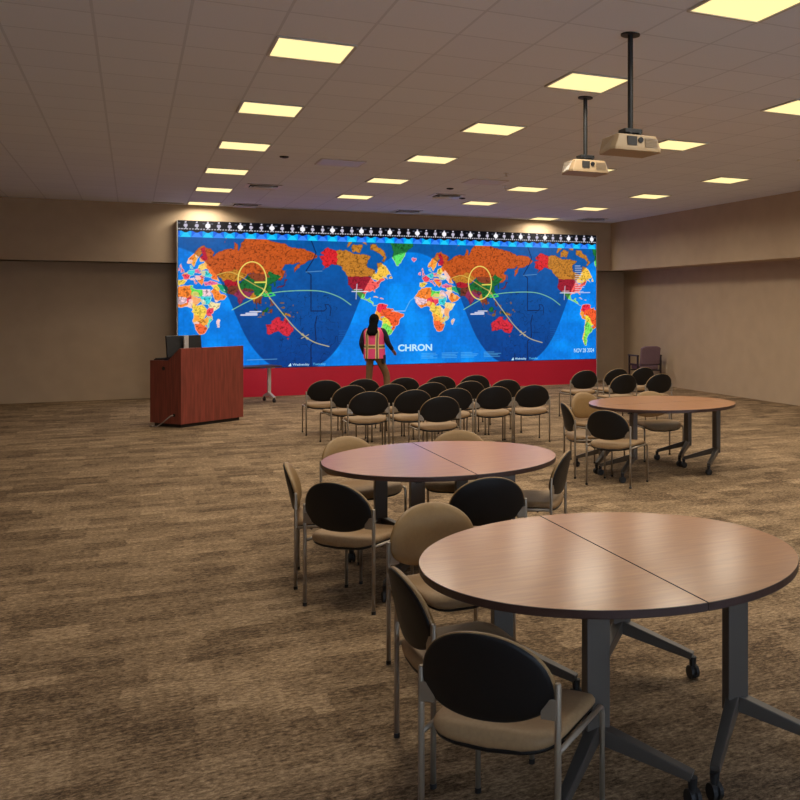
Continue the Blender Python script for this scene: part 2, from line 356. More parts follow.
# ------------------------------------------------------------------ video wall
SX0, SX1, SZ0, SZ1, SY = 0.8345, 10.2892, 0.61, 3.6765, 21.85
SW, SH = SX1 - SX0, SZ1 - SZ0
PER = 0.53073
POLY = [
 ('rus', [(28,70),(33,69.5),(41,67),(38,64.5),(44,66),(54,68.5),(60,69),(68,68.5),(69,72.5),(73,71.5),(73,68),(78,72),(87,75),(98,76.2),(104,77.6),(113,74.5),(128,73),(140,72.5),(152,71),(160,69.7),(170,70),(180,69),(190,66),(186,64.5),(179,62.5),(170,60),(164,59.5),(163,57),(157,51.3),(156,57),(163,61.5),(155,59.5),(143,59.3),(136,54.7),(141,53),(140,48),(135,43.5),(131,43),(131,45),(135,48.5),(127,50),(120,53),(117,49.5),(108,49.5),(98,50.5),(87,49.2),(80,51),(70,55),(60,51),(50,51),(47,48),(48,42),(40,43.5),(37,46),(38,47.5),(35,50),(32,53),(28,56),(28,60),(30,62),(29,66)]),
 ('rus', [(53,71),(56,73.5),(66,76.5),(60,75.8),(55,73)]),
 ('kaz', [(47,48),(50,51),(60,51),(70,55),(80,51),(87,49.2),(80,45),(79,42),(70,42),(66,43),(58,45),(56,41),(52,42),(51,46)]),
 ('redd', [(53,42),(58,45),(66,43),(70,42),(74,40),(73,37),(66,37.5),(61,35.5),(54,37.5)]),
 ('brnd', [(61,35.5),(66,37.5),(74,37),(76,34),(71,28),(68,24),(61,25),(61,31)]),
 ('irn', [(44,39.5),(48,38.5),(54,37.5),(61,35.5),(61,25),(57,26.5),(51,29),(48,31),(45,35)]),
 ('chn', [(74,39),(80,42),(87,49),(91,45),(97,42.5),(105,41.5),(112,43.5),(116,46.5),(120,47),(117,49.5),(120,53),(127,50),(135,48.5),(131,45),(130,42.5),(124,40),(118,39),(122,37),(120,34),(122,30),(117,23.5),(110,20.5),(107,22),(100,21.5),(97,25),(97,28.5),(88,28),(80,31),(76,34)]),
 ('mng', [(87,49),(98,50.5),(108,49.5),(117,49.5),(120,47),(116,46.5),(112,43.5),(105,41.5),(97,42.5),(91,45)]),
 ('ind', [(68,24),(71,28),(76,34),(80,31),(88,28),(97,28),(92,22),(87,21),(82,16.5),(80,13),(78,8),(75,12),(73,19),(70,21)]),
 ('brnd', [(80,31),(88,28.5),(97,28.5),(96,31),(85,33)]),
 ('kaz', [(92,22),(97,28),(100,21.5),(98,16),(98,10),(95,16)]),
 ('mng', [(98,16),(100,21),(107,22),(109,12),(105,9),(102,13),(100,7),(103,2),(101,3),(99,9)]),
 ('irn', [(95,5.5),(99,2),(106,-5.5),(102,-4)]), ('chn', [(109,1),(115,6),(119,4),(116,-3.5),(110,-2.5)]),
 ('kaz', [(105,-6.5),(114,-7.5),(114,-8.5),(106,-7.5)]), ('mng', [(119,0),(124,1.5),(122,-5),(120,-5)]),
 ('irn', [(131,-1),(138,-2),(141,-3),(141,-9),(138,-8)]), ('kaz', [(141,-3),(147,-6),(150,-10.5),(143,-8.5),(141,-9)]),
 ('mng', [(120,18),(122,17),(126,8),(123,7),(121,13)]),
 ('jpn', [(130,32),(133,34.2),(137,35.5),(140,37),(140.3,40),(143,43.3),(145.5,44),(141.5,45.5),(140,42),(138.5,38.5),(133,35.6)]), ('chn', [(125,39.5),(129,42),(128,38),(129,35.5),(126.5,34.5)]),
 ('rus', [(142,54),(143.5,50),(142.5,46.5),(142,50)]),
 ('aus', [(114,-22),(122,-18),(126,-14),(131,-11.5),(136,-12),(135.5,-15),(140,-17.5),(142.5,-11),(146,-18.5),(153,-25),(153.5,-28.5),(150,-37),(146.5,-38.8),(140,-37.5),(137,-35),(131,-31.5),(124,-33),(118,-35),(115,-34),(115.5,-31)]),
 ('aus', [(145,-41),(148,-41),(147,-43.5)]),
 ('ak', [(219,69.5),(204,71),(194,68),(199,66),(192,65.5),(195,63),(194,60.5),(203,58.5),(197,55.5),(207,58.5),(212,61),(219,60)]),
 ('can', [(219,69.5),(219,60),(225,58.5),(230,54),(237,49),(265,49),(272,48.5),(277,46),(283,43.5),(285,45),(290,45.5),(293,47.5),(290,49.),(299,46),(295,50),(304,52),(299,56.5),(295,60),(290,62),(283,62.5),(282,58.5),(281,55),(280,51.5),(278,55),(268,57.5),(266,60),(267,63),(273,66),(265,67.5),(258,68),(245,68),(232,70)]),
 ('can', [(271,73.5),(280,73.5),(292,70),(298,66.5),(294,63),(290,63.5),(293,66),(286,68.5),(272,70.5)]), ('can', [(242,69),(255,69),(258,73),(246,73.5),(241,71.5)]),
 ('can', [(235,72),(238,74.5),(244,74),(236,71)]), ('can', [(258,74),(266,73),(264,76),(258,76)]), ('can', [(270,75),(280,75),(280,76.5),(270,76)]), ('can', [(301,47),(307,47),(304,51.5)]),
 ('usa', [(237,49),(265,49),(272,48),(276,46),(278,43),(283,43.5),(286,45),(293,47.3),(293,45),(289,42),(284,39),(284,36),(279,32),(280,27),(278,28),(276,30),(265,29.5),(262.5,26),(257,30),(252,31.5),(243,32.5),(239,35),(236,40)]),
 ('mex', [(243,32.5),(252,31.5),(257,30),(262.5,26),(262,20),(266,18),(270,21.5),(272,20.5),(271,16),(275,14),(277,9),(283,8),(278,7.5),(274,11),(266,15.5),(256,19.5),(251,25)]),
 ('kaz', [(275,22),(281,23),(286,20),(282,20.5)]), ('usa', [(287,19.5),(291,19.5),(291,18),(287,18)]),
 ('col', [(283,8),(285,11),(289,12),(299,10),(300,5),(296,1.5),(290,1),(288,-4),(281,0),(282,4)]),
 ('bra', [(290,1),(296,1.5),(300,5),(308,4),(310,0),(316,-2.5),(325,-6),(324,-10),(320,-17),(318,-22.5),(312,-25.5),(311,-29),(307,-33.5),(303,-30),(306,-25.5),(302,-20),(300,-15),(295,-11),(288,-9.5),(287,-5)]),
 ('per', [(281,0),(288,-4),(287,-5),(288,-9.5),(291,-12),(290,-18),(284,-14),(280,-6)]),
 ('bol', [(291,-11),(295,-11),(300,-15),(302,-20),(306,-25.5),(303,-27),(297,-22),(292,-22),(290.5,-17)]),
 ('arg', [(292,-22),(297,-22),(303,-27),(303,-30),(307,-33.5),(303,-38),(298,-40),(294,-45),(291,-52),(292,-55),(288,-54),(287,-48),(288,-42),(289,-35),(290,-27)]),
 ('bol', [(290,-18),(292,-22),(290,-27),(289,-35),(288,-42),(287,-48),(288,-54),(285,-51),(285,-45),(287,-38),(289,-28)]),
 ('grn', [(300,78),(342,78),(338,72),(328,68.5),(318,62),(316,60),(311,62),(307,66),(308,70),(303,74)]), ('pnk', [(336,65.5),(338,66.3),(345,66),(346,65),(341,63.5)]),
 ('orn', [(5,59),(5,62),(13,66),(20,69.5),(28,71),(30,69.5),(22,68.5),(15,66),(12,61),(11,59),(7,58)]), ('yor', [(11,59),(12,61),(15,66),(22,68.5),(24,66),(18,62),(18,60),(14,55.5)]),
 ('redn', [(22,68.5),(28,70),(30,67),(31,62),(28,60.5),(22,60),(21,63),(25,65)]),
 ('pnk', [(-5,50),(1,51.5),(-2,55),(-3,58.5),(-6,57),(-4,54)]), ('pnk', [(-10,52),(-6,52),(-6,55),(-9,54.5)]), ('red2', [(-4,48.5),(2,51),(8,49),(7,44),(3,43),(-1.5,43.5)]),
 ('yel', [(-9,43),(-1.5,43.5),(3,42),(-1,37.5),(-6,36.5),(-9,38)]), ('cyn', [(2,51),(7,53.5),(14,54),(15,51),(13,48),(8,48)]), ('pnk', [(14,54),(20,54.3),(24,50),(15,50)]), ('cyn', [(8,55),(12,54.5),(11,57.5),(8,57)]),
 ('pnk', [(7,44),(13,46),(14,42),(18,40),(16,38),(12,42)]), ('orn', [(13,46),(22,45),(28,44),(27,41),(23,37),(20,40)]), ('cyn', [(23,52),(32,52),(39,49),(36,46),(30,46),(23,48)]),
 ('yel', [(21,57),(28,59),(31,54),(24,52),(20,54)]), ('red2', [(14,48),(23,48),(29,45),(22,44.5),(16,46)]), ('pnk', [(27,41),(36,42),(44,40.5),(44,37.5),(36,36.5),(28,36.5)]),
 ('yel', [(36,36.5),(44,37.5),(48,31),(46,29.5),(39,32)]), ('orn', [(35,29),(39,32),(46,29.5),(51,25),(56,24.5),(59.5,22),(55,17),(44,12.7),(42,17)]),
 ('orn', [(-17,21),(-13,28),(-6,35.5),(8,37),(10,33),(11,24),(4,19),(-5,20),(-9,21)]), ('gre', [(8,37),(11,37),(10,33.5),(20,31),(25,31.5),(25,21),(15,23),(11,24)]), ('pal', [(25,31.5),(34,31),(36,22.5),(25,22)]),
 ('cyn', [(24,22),(37,21.5),(36.5,15),(33,8),(25,9),(22,14)]), ('red2', [(4,19),(11,24),(24,19.5),(22,13),(16,8),(13,13),(4,13)]), ('pal', [(-17,21),(-5,20),(4,19),(4,13),(-3,10),(-12,10),(-17,14)]),
 ('orn', [(-17,14),(-12,10),(-3,10),(4,13),(13,13),(10,5),(4,6),(-8,4.5),(-14,10)]), ('yel', [(9,5),(13,13),(16,8),(25,9),(27,5),(15,2),(10,2)]), ('lye', [(36.5,15),(43,12),(51,12),(48,5),(41,-1.5),(35,4),(33,8)]),
 ('red2', [(34,4),(41,3),(41,-2),(39,-6),(40,-11),(33,-9),(30,-4),(31,1)]), ('yel', [(10,2),(15,2),(27,5),(31,1),(30,-8),(28,-13),(22,-11),(13,-6),(9,-1)]), ('yor', [(13,-6),(22,-8),(22,-17.5),(12,-17.3)]),
 ('yor', [(22,-11),(28,-13),(33,-9),(34,-15),(33,-21),(28,-22),(22,-17.5)]), ('trq', [(33,-9.5),(40,-11),(40.5,-15),(35,-20),(35,-24),(32.5,-26.5),(32,-21),(34,-15)]),
 ('saf', [(12,-17.3),(22,-17.5),(28,-22),(32,-23),(32.5,-27),(27,-33.5),(20,-34.8),(18,-32),(15,-26)]), ('pal', [(44,-24),(47,-25),(50,-15.5),(48,-13),(44.5,-17)]),
]
# (daylight colour, night colour)
MAPC = {'rus': ((250,120,50),(200,88,32)), 'kaz': ((250,180,60),(196,128,40)), 'redd': ((240,60,70),(176,26,44)), 'brnd': ((200,90,60),(118,56,40)), 'irn': ((30,170,120),(10,84,78)),
 'chn': ((70,200,90),(28,112,52)), 'mng': ((200,90,60),(140,66,38)), 'ind': ((220,80,110),(146,48,84)), 'jpn': ((230,60,80),(120,44,72)), 'aus': ((250,70,80),(216,44,62)),
 'ak': ((250,60,60),(222,38,46)), 'can': ((252,200,72),(198,128,44)), 'usa': ((252,96,92),(158,28,48)), 'mex': ((110,225,110),(70,130,60)), 'col': ((242,46,72),(180,30,50)),
 'bra': ((250,96,48),(190,70,36)), 'per': ((252,160,60),(190,110,40)), 'bol': ((245,225,70),(180,160,50)), 'arg': ((130,235,100),(80,150,60)), 'grn': ((96,232,110),(34,120,58)),
 'pnk': ((244,110,160),(170,60,90)), 'orn': ((252,136,50),(196,100,40)), 'yor': ((252,170,66),(200,120,44)), 'redn': ((240,50,80),(190,30,56)), 'red2': ((246,70,96),(180,40,60)),
 'yel': ((252,216,84),(190,150,60)), 'cyn': ((60,214,224),(30,120,150)), 'gre': ((96,228,90),(40,130,60)), 'pal': ((248,206,214),(180,140,150)), 'lye': ((250,232,170),(180,160,100)),
 'trq': ((70,220,190),(40,120,120)), 'saf': ((250,106,54),(190,80,40))}

def vnoise(u, v, scale, seed):
    rng = np.random.default_rng(seed); T = rng.random((128, 128))
    x, y = u * scale, v * scale
    xi, yi = np.floor(x).astype(int), np.floor(y).astype(int); fx, fy = x - xi, y - yi
    fx = fx * fx * (3 - 2 * fx); fy = fy * fy * (3 - 2 * fy)
    g = lambda a, c: T[a % 128, c % 128]
    return (g(xi, yi) * (1 - fx) + g(xi + 1, yi) * fx) * (1 - fy) + (g(xi, yi + 1) * (1 - fx) + g(xi + 1, yi + 1) * fx) * fy
def inpoly(px, py, poly):
    r = np.zeros(px.shape, bool); n = len(poly)
    for i in range(n):
        x1, y1 = poly[i]; x2, y2 = poly[(i + 1) % n]
        c = (y1 > py) != (y2 > py)
        with np.errstate(divide='ignore', invalid='ignore'):
            xx = (x2 - x1) * (py - y1) / (y2 - y1 if y2 != y1 else 1e-9) + x1
        r ^= c & (px < xx)
    return r
def slin(c):
    c = np.asarray(c, float) / 255.0
    return np.where(c <= 0.04045, c / 12.92, ((c + 0.055) / 1.055) ** 2.4)

def map_colours(NX, NZ):
    U, V = np.meshgrid(np.linspace(0, 1, NX), np.linspace(0, 1, NZ), indexing='ij')
    lon = (U - 0.01132) / 0.001474; mer = (V - 0.3962) / 0.2506
    lat = np.degrees(2 * np.arctan(np.exp(mer)) - PI / 2)
    asp = SW / SH
    nz = lambda s, k: vnoise(U * asp, V, s, k)
    wx = (nz(24, 1) - .5) * 3.0 + (nz(55, 2) - .5) * 2.2; wy = (nz(24, 3) - .5) * 2.4 + (nz(55, 4) - .5) * 1.8
    lo2 = lon + wx; la2 = lat + wy * np.cos(np.radians(lat))
    s, c = np.sin(np.radians(-20.3)), np.cos(np.radians(-20.3))
    day = np.sin(np.radians(lat)) * s + np.cos(np.radians(lat)) * c * np.cos(np.radians(lon + 21.6))
    D = np.clip(day / 0.014 + 0.5, 0, 1)[..., None]
    tex = (nz(14, 5) * .6 + nz(40, 6) * .4)[..., None]
    oday = slin((0, 122, 224)) * (0.86 + 0.30 * tex) + slin((0, 170, 240)) * np.clip(vnoise(U * asp, V * 1.0, 9, 21)[..., None] - .55, 0, 1) * .6
    onight = slin((8, 92, 168)) * V[..., None] + slin((0, 60, 138)) * (1 - V[..., None])
    onight = onight * (0.85 + 0.3 * tex)
    colr = onight * (1 - D) + oday * D
    land = np.zeros(U.shape, bool)
    for key, poly in POLY:
        xs = [p[0] for p in poly]
        cd, cn = slin(MAPC[key][0]), slin(MAPC[key][1])
        for k in (-1, 0, 1, 2):
            P = [(x + 360 * k, y) for x, y in poly]
            x0, x1 = min(xs) + 360 * k - 6, max(xs) + 360 * k + 6
            i0, i1 = np.searchsorted(lon[:, 0], x0), np.searchsorted(lon[:, 0], x1)
            if i1 <= i0: continue
            m = inpoly(lo2[i0:i1], la2[i0:i1], P)
            cc = cn * (1 - D[i0:i1]) + cd * D[i0:i1]
            sub = colr[i0:i1]; sub[m] = cc[m]; land[i0:i1] |= m
    # speckled borders, rivers and place names of the map
    sp = np.abs(nz(30, 7) - .5); sp2 = np.abs(nz(46, 8) - .5)
    dark = land & ((sp < .035) | (sp2 < .03)); colr[dark] *= 0.62
    spk = land & (nz(110, 12) > .78); colr[spk] *= 0.45
    colr *= (0.90 + 0.20 * nz(70, 31))[..., None]
    er = land.copy(); er[1:-1, 1:-1] &= land[:-2, 1:-1] & land[2:, 1:-1] & land[1:-1, :-2] & land[1:-1, 2:]
    coast = land & ~er & (D[..., 0] < .5); colr[coast] *= 0.45
    coast = land & ~er & (D[..., 0] >= .5); colr[coast] = colr[coast] * .5 + slin((250, 236, 190)) * .5
    cnt = land & (D[..., 0] > .6) & (lon % 360 < 60) & (lat > -20); mix = (nz(20, 9) > .66) & cnt; colr[mix] = colr[mix] * .4 + slin((255, 210, 120)) * .6
    mix = (nz(26, 13) > .74) & cnt; colr[mix] = colr[mix] * .45 + slin((255, 240, 235)) * .55
    osp = (~land) & (np.abs(nz(34, 10) - .5) < .02) & (D[..., 0] < .5) & (lat < 30) & (np.abs((lon % 360) - 178) < 45); colr[osp] *= 0.5
    isl = (~land) & (nz(60, 14) > .83) & (np.abs((lon % 360) - 130) < 30) & (np.abs(lat - 2) < 13); colr[isl] = slin((120, 90, 60))
    # faint meridians and panel joints
    for k in range(0, 46): colr[np.abs(lon - (15 * k)) < .35] *= 0.90
    for v0 in (0.2, 0.3962, 0.58, 0.78): colr[np.abs(V - v0) < .002] *= 0.92
    def seg_dist(pts):
        d = np.full(U.shape, 9.0); X, Y = U * SW, V * SH
        for (a, b_), (c_, e) in zip(pts, pts[1:]):
            ax, ay, bx, by = a * SW, b_ * SH, c_ * SW, e * SH
            L2 = (bx - ax) ** 2 + (by - ay) ** 2 + 1e-12
            t = np.clip(((X - ax) * (bx - ax) + (Y - ay) * (by - ay)) / L2, 0, 1)
            d = np.minimum(d, np.hypot(X - ax - t * (bx - ax), Y - ay - t * (by - ay)))
        return d
    def draw(pts, col, w, rep=True, smooth_=False, a=1.0):
        if smooth_:
            P = np.array(pts); out = []
            for i in range(len(P) - 1):
                p0, p1, p2, p3 = P[max(i - 1, 0)], P[i], P[i + 1], P[min(i + 2, len(P) - 1)]
                for t in np.linspace(0, 1, 6, endpoint=False):
                    out.append(tuple(.5 * (2 * p1 + (p2 - p0) * t + (2 * p0 - 5 * p1 + 4 * p2 - p3) * t * t + (3 * p1 - p0 - 3 * p2 + p3) * t ** 3)))
            out.append(tuple(P[-1])); pts = out
        for k in ((-1, 0, 1) if rep else (0,)):
            q = [(x + PER * k, y) for x, y in pts]
            if max(p[0] for p in q) < 0 or min(p[0] for p in q) > 1: continue
            d = seg_dist(q); al = (np.clip((w * .62 - d) / .008 + .5, 0, 1) * a)[..., None]
            colr[:] = colr * (1 - al) + slin(col) * al
    idl = (8, 24, 66)
    draw([(.2765, .8965), (.2875, .8053), (.2809, .7551), (.2654, .6763), (.2765, .6485), (.2765, .3934), (.3053, .3932)], idl, .016)
    draw([(.3053, .3932), (.311, .41), (.3076, .4402), (.316, .438), (.321, .4145), (.3188, .3602)], idl, .013)
    draw([(.2897, .3578), (.2853, .2939), (.2875, .1873), (.2765, .1525), (.2765, .0036)], idl, .016)
    draw([(.2654, .6692), (.3009, .6781)], (96, 150, 196), .010)
    draw([(.1081, .4015), (.135, .4495), (.1664, .4981), (.1983, .5229), (.2305, .5341), (.2743, .5386), (.3076, .5287), (.3414, .4899), (.3664, .436)], (140, 214, 150), .011, smooth_=True)
    draw([(.1706, .5536), (.1876, .4845), (.2154, .3729), (.2414, .2741), (.2632, .2133), (.2853, .1697), (.3165, .1394)], (206, 196, 130), .012, smooth_=True)
    draw([(.0774, .6395), (.104, .6612), (.1308, .6213), (.1559, .5739), (.1791, .533), (.1876, .4775)], (220, 190, 90), .010, smooth_=True)
    draw([(.156, .592), (.1775, .594)], (240, 226, 90), .022)
    draw([(.4933, .3918), (.5054, .4659), (.5176, .4958)], (110, 190, 240), .010, rep=False); draw([(.462, .392), (.4933, .3918)], (200, 226, 246), .010, rep=False)
    draw([(.165, .505), (.172, .52), (.178, .508), (.19, .522), (.198, .505), (.188, .497), (.176, .498)], (70, 210, 96), .020)
    el = [(.1502 + .0297 * math.cos(t), .6068 + .127 * math.sin(t)) for t in np.linspace(0, 2 * PI, 49)]
    draw(el, (246, 226, 110), .017)
    for a in (-.5, .5, 2.2):                      # cross-shaped mark south-east of the red continent
        draw([(.2632 - .009 * math.cos(a), .2133 - .027 * math.sin(a)), (.2632 + .009 * math.cos(a), .2133 + .027 * math.sin(a))], (190, 176, 120), .010)
    for a, b_, y, w in ((.1267, .160, .367, .020), (.137, .160, .378, .018), (.145, .1685, .3895, .014)):
        draw([(a, y), (b_, y + .001)], (226, 226, 244), w)
    draw([(.3687, .5335), (.4057, .5343)], (226, 230, 246), .014); draw([(.3802, .5881), (.3779, .4795)], (214, 214, 236), .010); draw([(.374, .548), (.392, .548)], (226, 200, 214), .010)
    rg = random.Random(3)
    for i in range(13):
        y = .7512 - i * .0172
        draw([(.9394, y), (.9394 + rg.uniform(.012, .026), y + .0006)], (222, 232, 250), .008, rep=False)
    draw([(.8969, .5328), (.9825, .5385)], (230, 232, 246), .010, rep=False)
    for a, b_ in ((.5334, .5792), (.5841, .627), (.6321, .6809), (.6913, .7385)):
        for i in range(4):
            y = .074 - i * .0115
            draw([(a, y), (a + (b_ - a) * rg.uniform(.55, 1), y)], (96, 190, 242), .008, rep=False, a=.8)
    draw([(.1392, .057), (.2025, .059)], (110, 180, 226), .009, rep=False, a=.7)
    for i in range(7): draw([(.339, .25 - i * .0165), (.366, .25 - i * .0165)], (30, 110, 190), .007, a=.6)
    # hour band at the top: cyan scallops, dotted rule, lamps
    ph = (U - .0148) / .02211; k = np.round(ph).astype(int); dx = np.abs(ph - k) * .02211 * SW
    edge = .9285 - .006 * np.cos((ph - k) * 2 * PI)
    cy = (V > .893) & (V <= edge)
    cA, cB = slin((0, 170, 248)), slin((20, 104, 232))
    alt = ((k % 2) == 0)[..., None]
    colr[cy] = np.where(alt, cA * np.ones(3), cB * np.ones(3))[cy] * (0.9 + .2 * tex[cy])
    low = (V > .893) & (V < .903); colr[low] = slin((0, 140, 232))
    tri = cy & (dx < .10 - (V - .893) * 2.4); colr[tri] = np.where(alt, slin((30, 208, 255)) * np.ones(3), slin((60, 140, 255)) * np.ones(3))[tri]
    bl = V > edge; colr[bl] = slin((9, 10, 16))
    dots = (np.abs(V - .9455) < .0035) & ((np.mod(U, .0055) < .0034)); colr[dots] = slin((190, 186, 196))
    pin = (dx < .012) & (V > .9455) & (V < .968); colr[pin] = slin((200, 200, 214))
    rad = np.where((k % 3) == 2, .050, .037)
    bulb = np.hypot(dx, (V - .9705) * SH) < rad; bc = np.where(((k % 3) == 2)[..., None], slin((252, 250, 255)) * np.ones(3), slin((196, 190, 210)) * np.ones(3)); colr[bulb] = bc[bulb]
    head = np.hypot(dx, (V - .9925) * SH) < .017; colr[head] = slin((214, 210, 224))
    lab = (np.abs(V - .985) < .004) & ((k % 3) == 2) & (np.mod(ph - .25, 1) < .45); colr[lab] = slin((92, 96, 112))
    return colr

vw = thing('video_wall', 'wide video wall showing a world day and night map above a red base', 'video wall', ((SX0 + SX1) / 2, SY + .1, 0))
cx, cyy = (SX0 + SX1) / 2, SY + .1
NX, NZ = 900, 292
colr = map_colours(NX, NZ)
xs = np.linspace(-SW / 2, SW / 2, NX); zs = np.linspace(SZ0, SZ1, NZ)
co = np.zeros((NX, NZ, 3)); co[..., 0] = xs[:, None]; co[..., 1] = -.1; co[..., 2] = zs[None, :]
idx = np.arange(NX * NZ).reshape(NX, NZ)
quads = np.stack([idx[:-1, :-1], idx[1:, :-1], idx[1:, 1:], idx[:-1, 1:]], -1).reshape(-1, 4)
me = bpy.data.meshes.new('display')
me.vertices.add(NX * NZ); me.vertices.foreach_set('co', co.reshape(-1))
nq = len(quads); me.loops.add(nq * 4); me.loops.foreach_set('vertex_index', quads.reshape(-1).astype(np.int32))
me.polygons.add(nq); me.polygons.foreach_set('loop_start', np.arange(0, nq * 4, 4, dtype=np.int32))
me.update(calc_edges=True)
att = me.color_attributes.new('picture', 'FLOAT_COLOR', 'POINT')
att.data.foreach_set('color', np.concatenate([colr, np.ones((NX, NZ, 1))], -1).reshape(-1).astype(np.float32))
m = bpy.data.materials.new('led_picture'); m.use_nodes = True
bs = m.node_tree.nodes['Principled BSDF']; bs.inputs['Base Color'].default_value = (.01, .01, .012, 1); bs.inputs['Roughness'].default_value = .9; bs.inputs['Specular IOR Level'].default_value = .1
vc = m.node_tree.nodes.new('ShaderNodeVertexColor'); vc.layer_name = 'picture'
m.node_tree.links.new(vc.outputs['Color'], bs.inputs['Emission Color']); bs.inputs['Emission Strength'].default_value = 1.0
disp = link('display', me, m, vw)
b = NB(); box(b, -SW / 2 - .012, SW / 2 + .012, -.096, .15, SZ0 - .012, SZ1 + .012); obj('cabinet', b, M['screenframe'], vw)
b = NB(); box(b, -SW / 2 - .012, SW / 2 + .012, -.10, .15, 0.0, SZ0 - .014); obj('base_panel', b, M['red'], vw)['label'] = 'red painted base panel below the display'
b = NB()
for s in (-1, 1): box(b, s * (SW / 2 + .018) - .006, s * (SW / 2 + .018) + .006, -.112, .15, 0.0, SZ1 + .012)
obj('side_trim', b, M['silver'], vw)
def lettering(name, txt, u, v, hv, wu, m, bold=0.0):
    cu = bpy.data.curves.new(name, 'FONT'); cu.body = txt; cu.size = 1.0; cu.extrude = 0.002; cu.offset = bold
    o = bpy.data.objects.new(name, cu); COL.objects.link(o)
    dg = bpy.context.evaluated_depsgraph_get(); mm = bpy.data.meshes.new_from_object(o.evaluated_get(dg))
    bpy.data.objects.remove(o)
    xs_ = [vv.co.x for vv in mm.vertices]; ys_ = [vv.co.y for vv in mm.vertices]
    sx = wu * SW / (max(xs_) - min(xs_)); sy = hv * SH / (max(ys_) - min(ys_)); x0, y0 = min(xs_), min(ys_)
    for vv in mm.vertices:
        x, y, z = vv.co
        vv.co = (-SW / 2 + u * SW + (x - x0) * sx, -.104 - z * 1.0, SZ0 + v * SH + (y - y0) * sy)
    mm.materials.clear()
    return link(name, mm, m, vw)
lettering('lettering', 'CHRON', .4765, .094, .0506, .0828, M['textwhite'], .03)
lettering('lettering', 'NOV 28 2024', .9365, .0545, .032, .0575, M['textwhite'])
for k, (wu, w1, w2) in enumerate(((.036, 'Wednesday', 'Tuesday'), (.030, 'Wednesday', 'Tuesday'))):
    u0 = .2765 + PER * k
    lettering('lettering', w1, u0 - .004 - wu, .004, .021, wu, M['textwhite'])
    lettering('lettering', w2, u0 + .004, .004, .021, wu * .8, M['textcyan'])
    b = NB()
    y = -.104
    A = [(-SW / 2 + uu * SW, SZ0 + v_ * SH) for uu, v_ in ((u0 - .014 - wu, .006), (u0 - .007 - wu, .006), (u0 - .0085 - wu, .028))]
    rings_surface(b, [[(x, y, z) for x, z in A], [(x, y + .002, z) for x, z in A]])
    obj('arrow_mark', b, M['textwhite'], vw)

